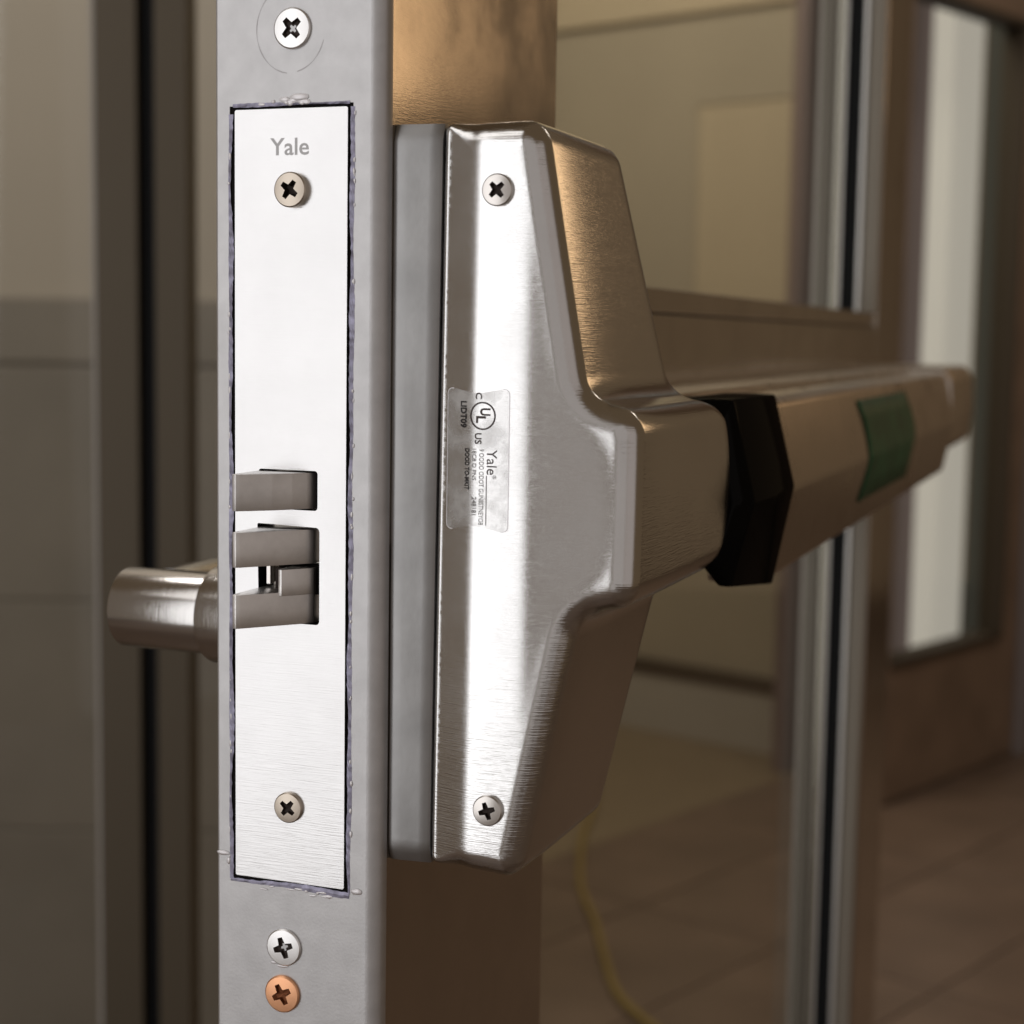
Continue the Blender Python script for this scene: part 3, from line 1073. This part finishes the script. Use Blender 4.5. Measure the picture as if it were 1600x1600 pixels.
def print_on(body, a0, a1, x0, x1, material, bold=0.0):
    """text running down (-z) from z=a0 to z=a1, letters' tops towards +x between x0 and x1"""
    v, f = lettering(body, 0, a0 - a1, x0, x1, bold)
    return obj('lettering', [(w, front(w, a0 - u) - 0.10, a0 - u) for u, w in v], f, material, sticker)


print_on('C', 33.6, 31.9, 72.5, 74.3, M['ink_brown'], 0.015)
print_on('U', 29.7, 27.8, 73.8, 76.6, M['ink_brown'], 0.03)
print_on('L', 27.7, 25.9, 72.7, 75.4, M['ink_brown'], 0.03)
print_on('US', 23.4, 20.6, 72.4, 74.3, M['ink_brown'], 0.02)
print_on('LIDT09', 31.3, 24.6, 68.0, 69.9, M['ink'], 0.035)
print_on('Yale', 19.3, 13.0, 75.8, 78.5, M['ink_brown'])
print_on('®', 12.9, 11.9, 77.4, 78.4, M['ink_grey'])
print_on('9 OODO ODOT GUN8STNEYO8', 19.4, 0.2, 73.7, 75.0, M['ink_grey'])
print_on('18C8 D PNS', 19.4, 11.4, 71.7, 72.9, M['ink_grey'])
print_on('248181', 7.2, 2.6, 71.7, 73.0, M['ink_brown'])
print_on('DOOD TO-MKIT', 19.4, 8.9, 69.5, 70.9, M['ink'], 0.03)
ring = MB()
N = 48
for k in range(N):
    a, b = 2 * pi * k / N, 2 * pi * (k + 1) / N
    q = [(74.5 + r * cos(t), 27.75 + r * sin(t)) for t in (a, b) for r in (3.15, 3.55)]
    ring.add([(x, front(x, z) - 0.10, z) for x, z in q], [(0, 1, 3, 2)])
ring.build('emblem_ring', M['ink_brown'], sticker)
obj('rule_line', [(x, front(x, z) - 0.10, z) for x, z in ((75.65, 12.7), (75.85, 12.7), (75.85, 0.1), (75.65, 0.1))], [(0, 1, 2, 3)], M['ink_grey'], sticker)

# green tape wrapped round the bar's ridge
TP = []
tsec = [(114.9, 22.3), (116.7, 14.0), (118.6, 5.0), (119.9, -1.0), (120.15, -2.4), (119.9, -4.0), (118.2, -12.5), (116.4, -21.5)]
V, F = [], []
NY = 14
for i, (x, z) in enumerate(tsec):
    t = i / (len(tsec) - 1)
    for k in range(NY + 1):
        y = 338 + 12 * sin(t * pi) + 3 * sin(t * 9) + (156 + 5 * sin(t * 7)) * k / NY
        V.append((x + 0.55 + 0.15 * sin(k * 1.7 + i), y, z + 0.12))
for i in range(len(tsec) - 1):
    for k in range(NY):
        F.append((i * (NY + 1) + k, i * (NY + 1) + k + 1, (i + 1) * (NY + 1) + k + 1, (i + 1) * (NY + 1) + k))
tape = obj('tape_strip', V, F, M['tape'], None, smooth=True)
so = tape.modifiers.new('thickness', 'SOLIDIFY')
so.thickness = 0.0002
tag(tape, 'piece of dark green tape stuck on the push bar', 'tape')

# ================================================================== lever handle on the far side of the door
lev = thing('lever_handle', 'round satin steel lever handle left of the door edge', 'door handle')
HY, HZ, HR = 52, -37.2, 12.4
ax = lambda a, b, h: (-h, HY + a, HZ + b)
MB().lathe([(HR + 2.4, 0.2), (HR + 2.4, 28.6), (HR + 2.0, 29.6), (HR + 0.2, 30.2)], ax).build('collar', M['lever'], lev, smooth=True, angle=30)
MB().lathe([(26, 0.1), (26, 8), (25, 9)], ax).build('rose', M['lever'], lev, smooth=True, angle=30)
MB().lathe([(HR, 29), (HR, 60.4), (HR - 0.25, 60.9), (HR - 0.8, 61.1), (HR - 4, 61.2)], ax).build('spindle', M['lever'], lev, smooth=True, angle=40)
ay = lambda a, b, h: (-48.6 + a, HY + h, HZ + b)
MB().lathe([(HR - 0.3, 4), (HR - 0.3, 128), (HR - 1.4, 129.5), (HR - 4, 130)], ay).build('lever', M['lever'], lev, smooth=True, angle=40)
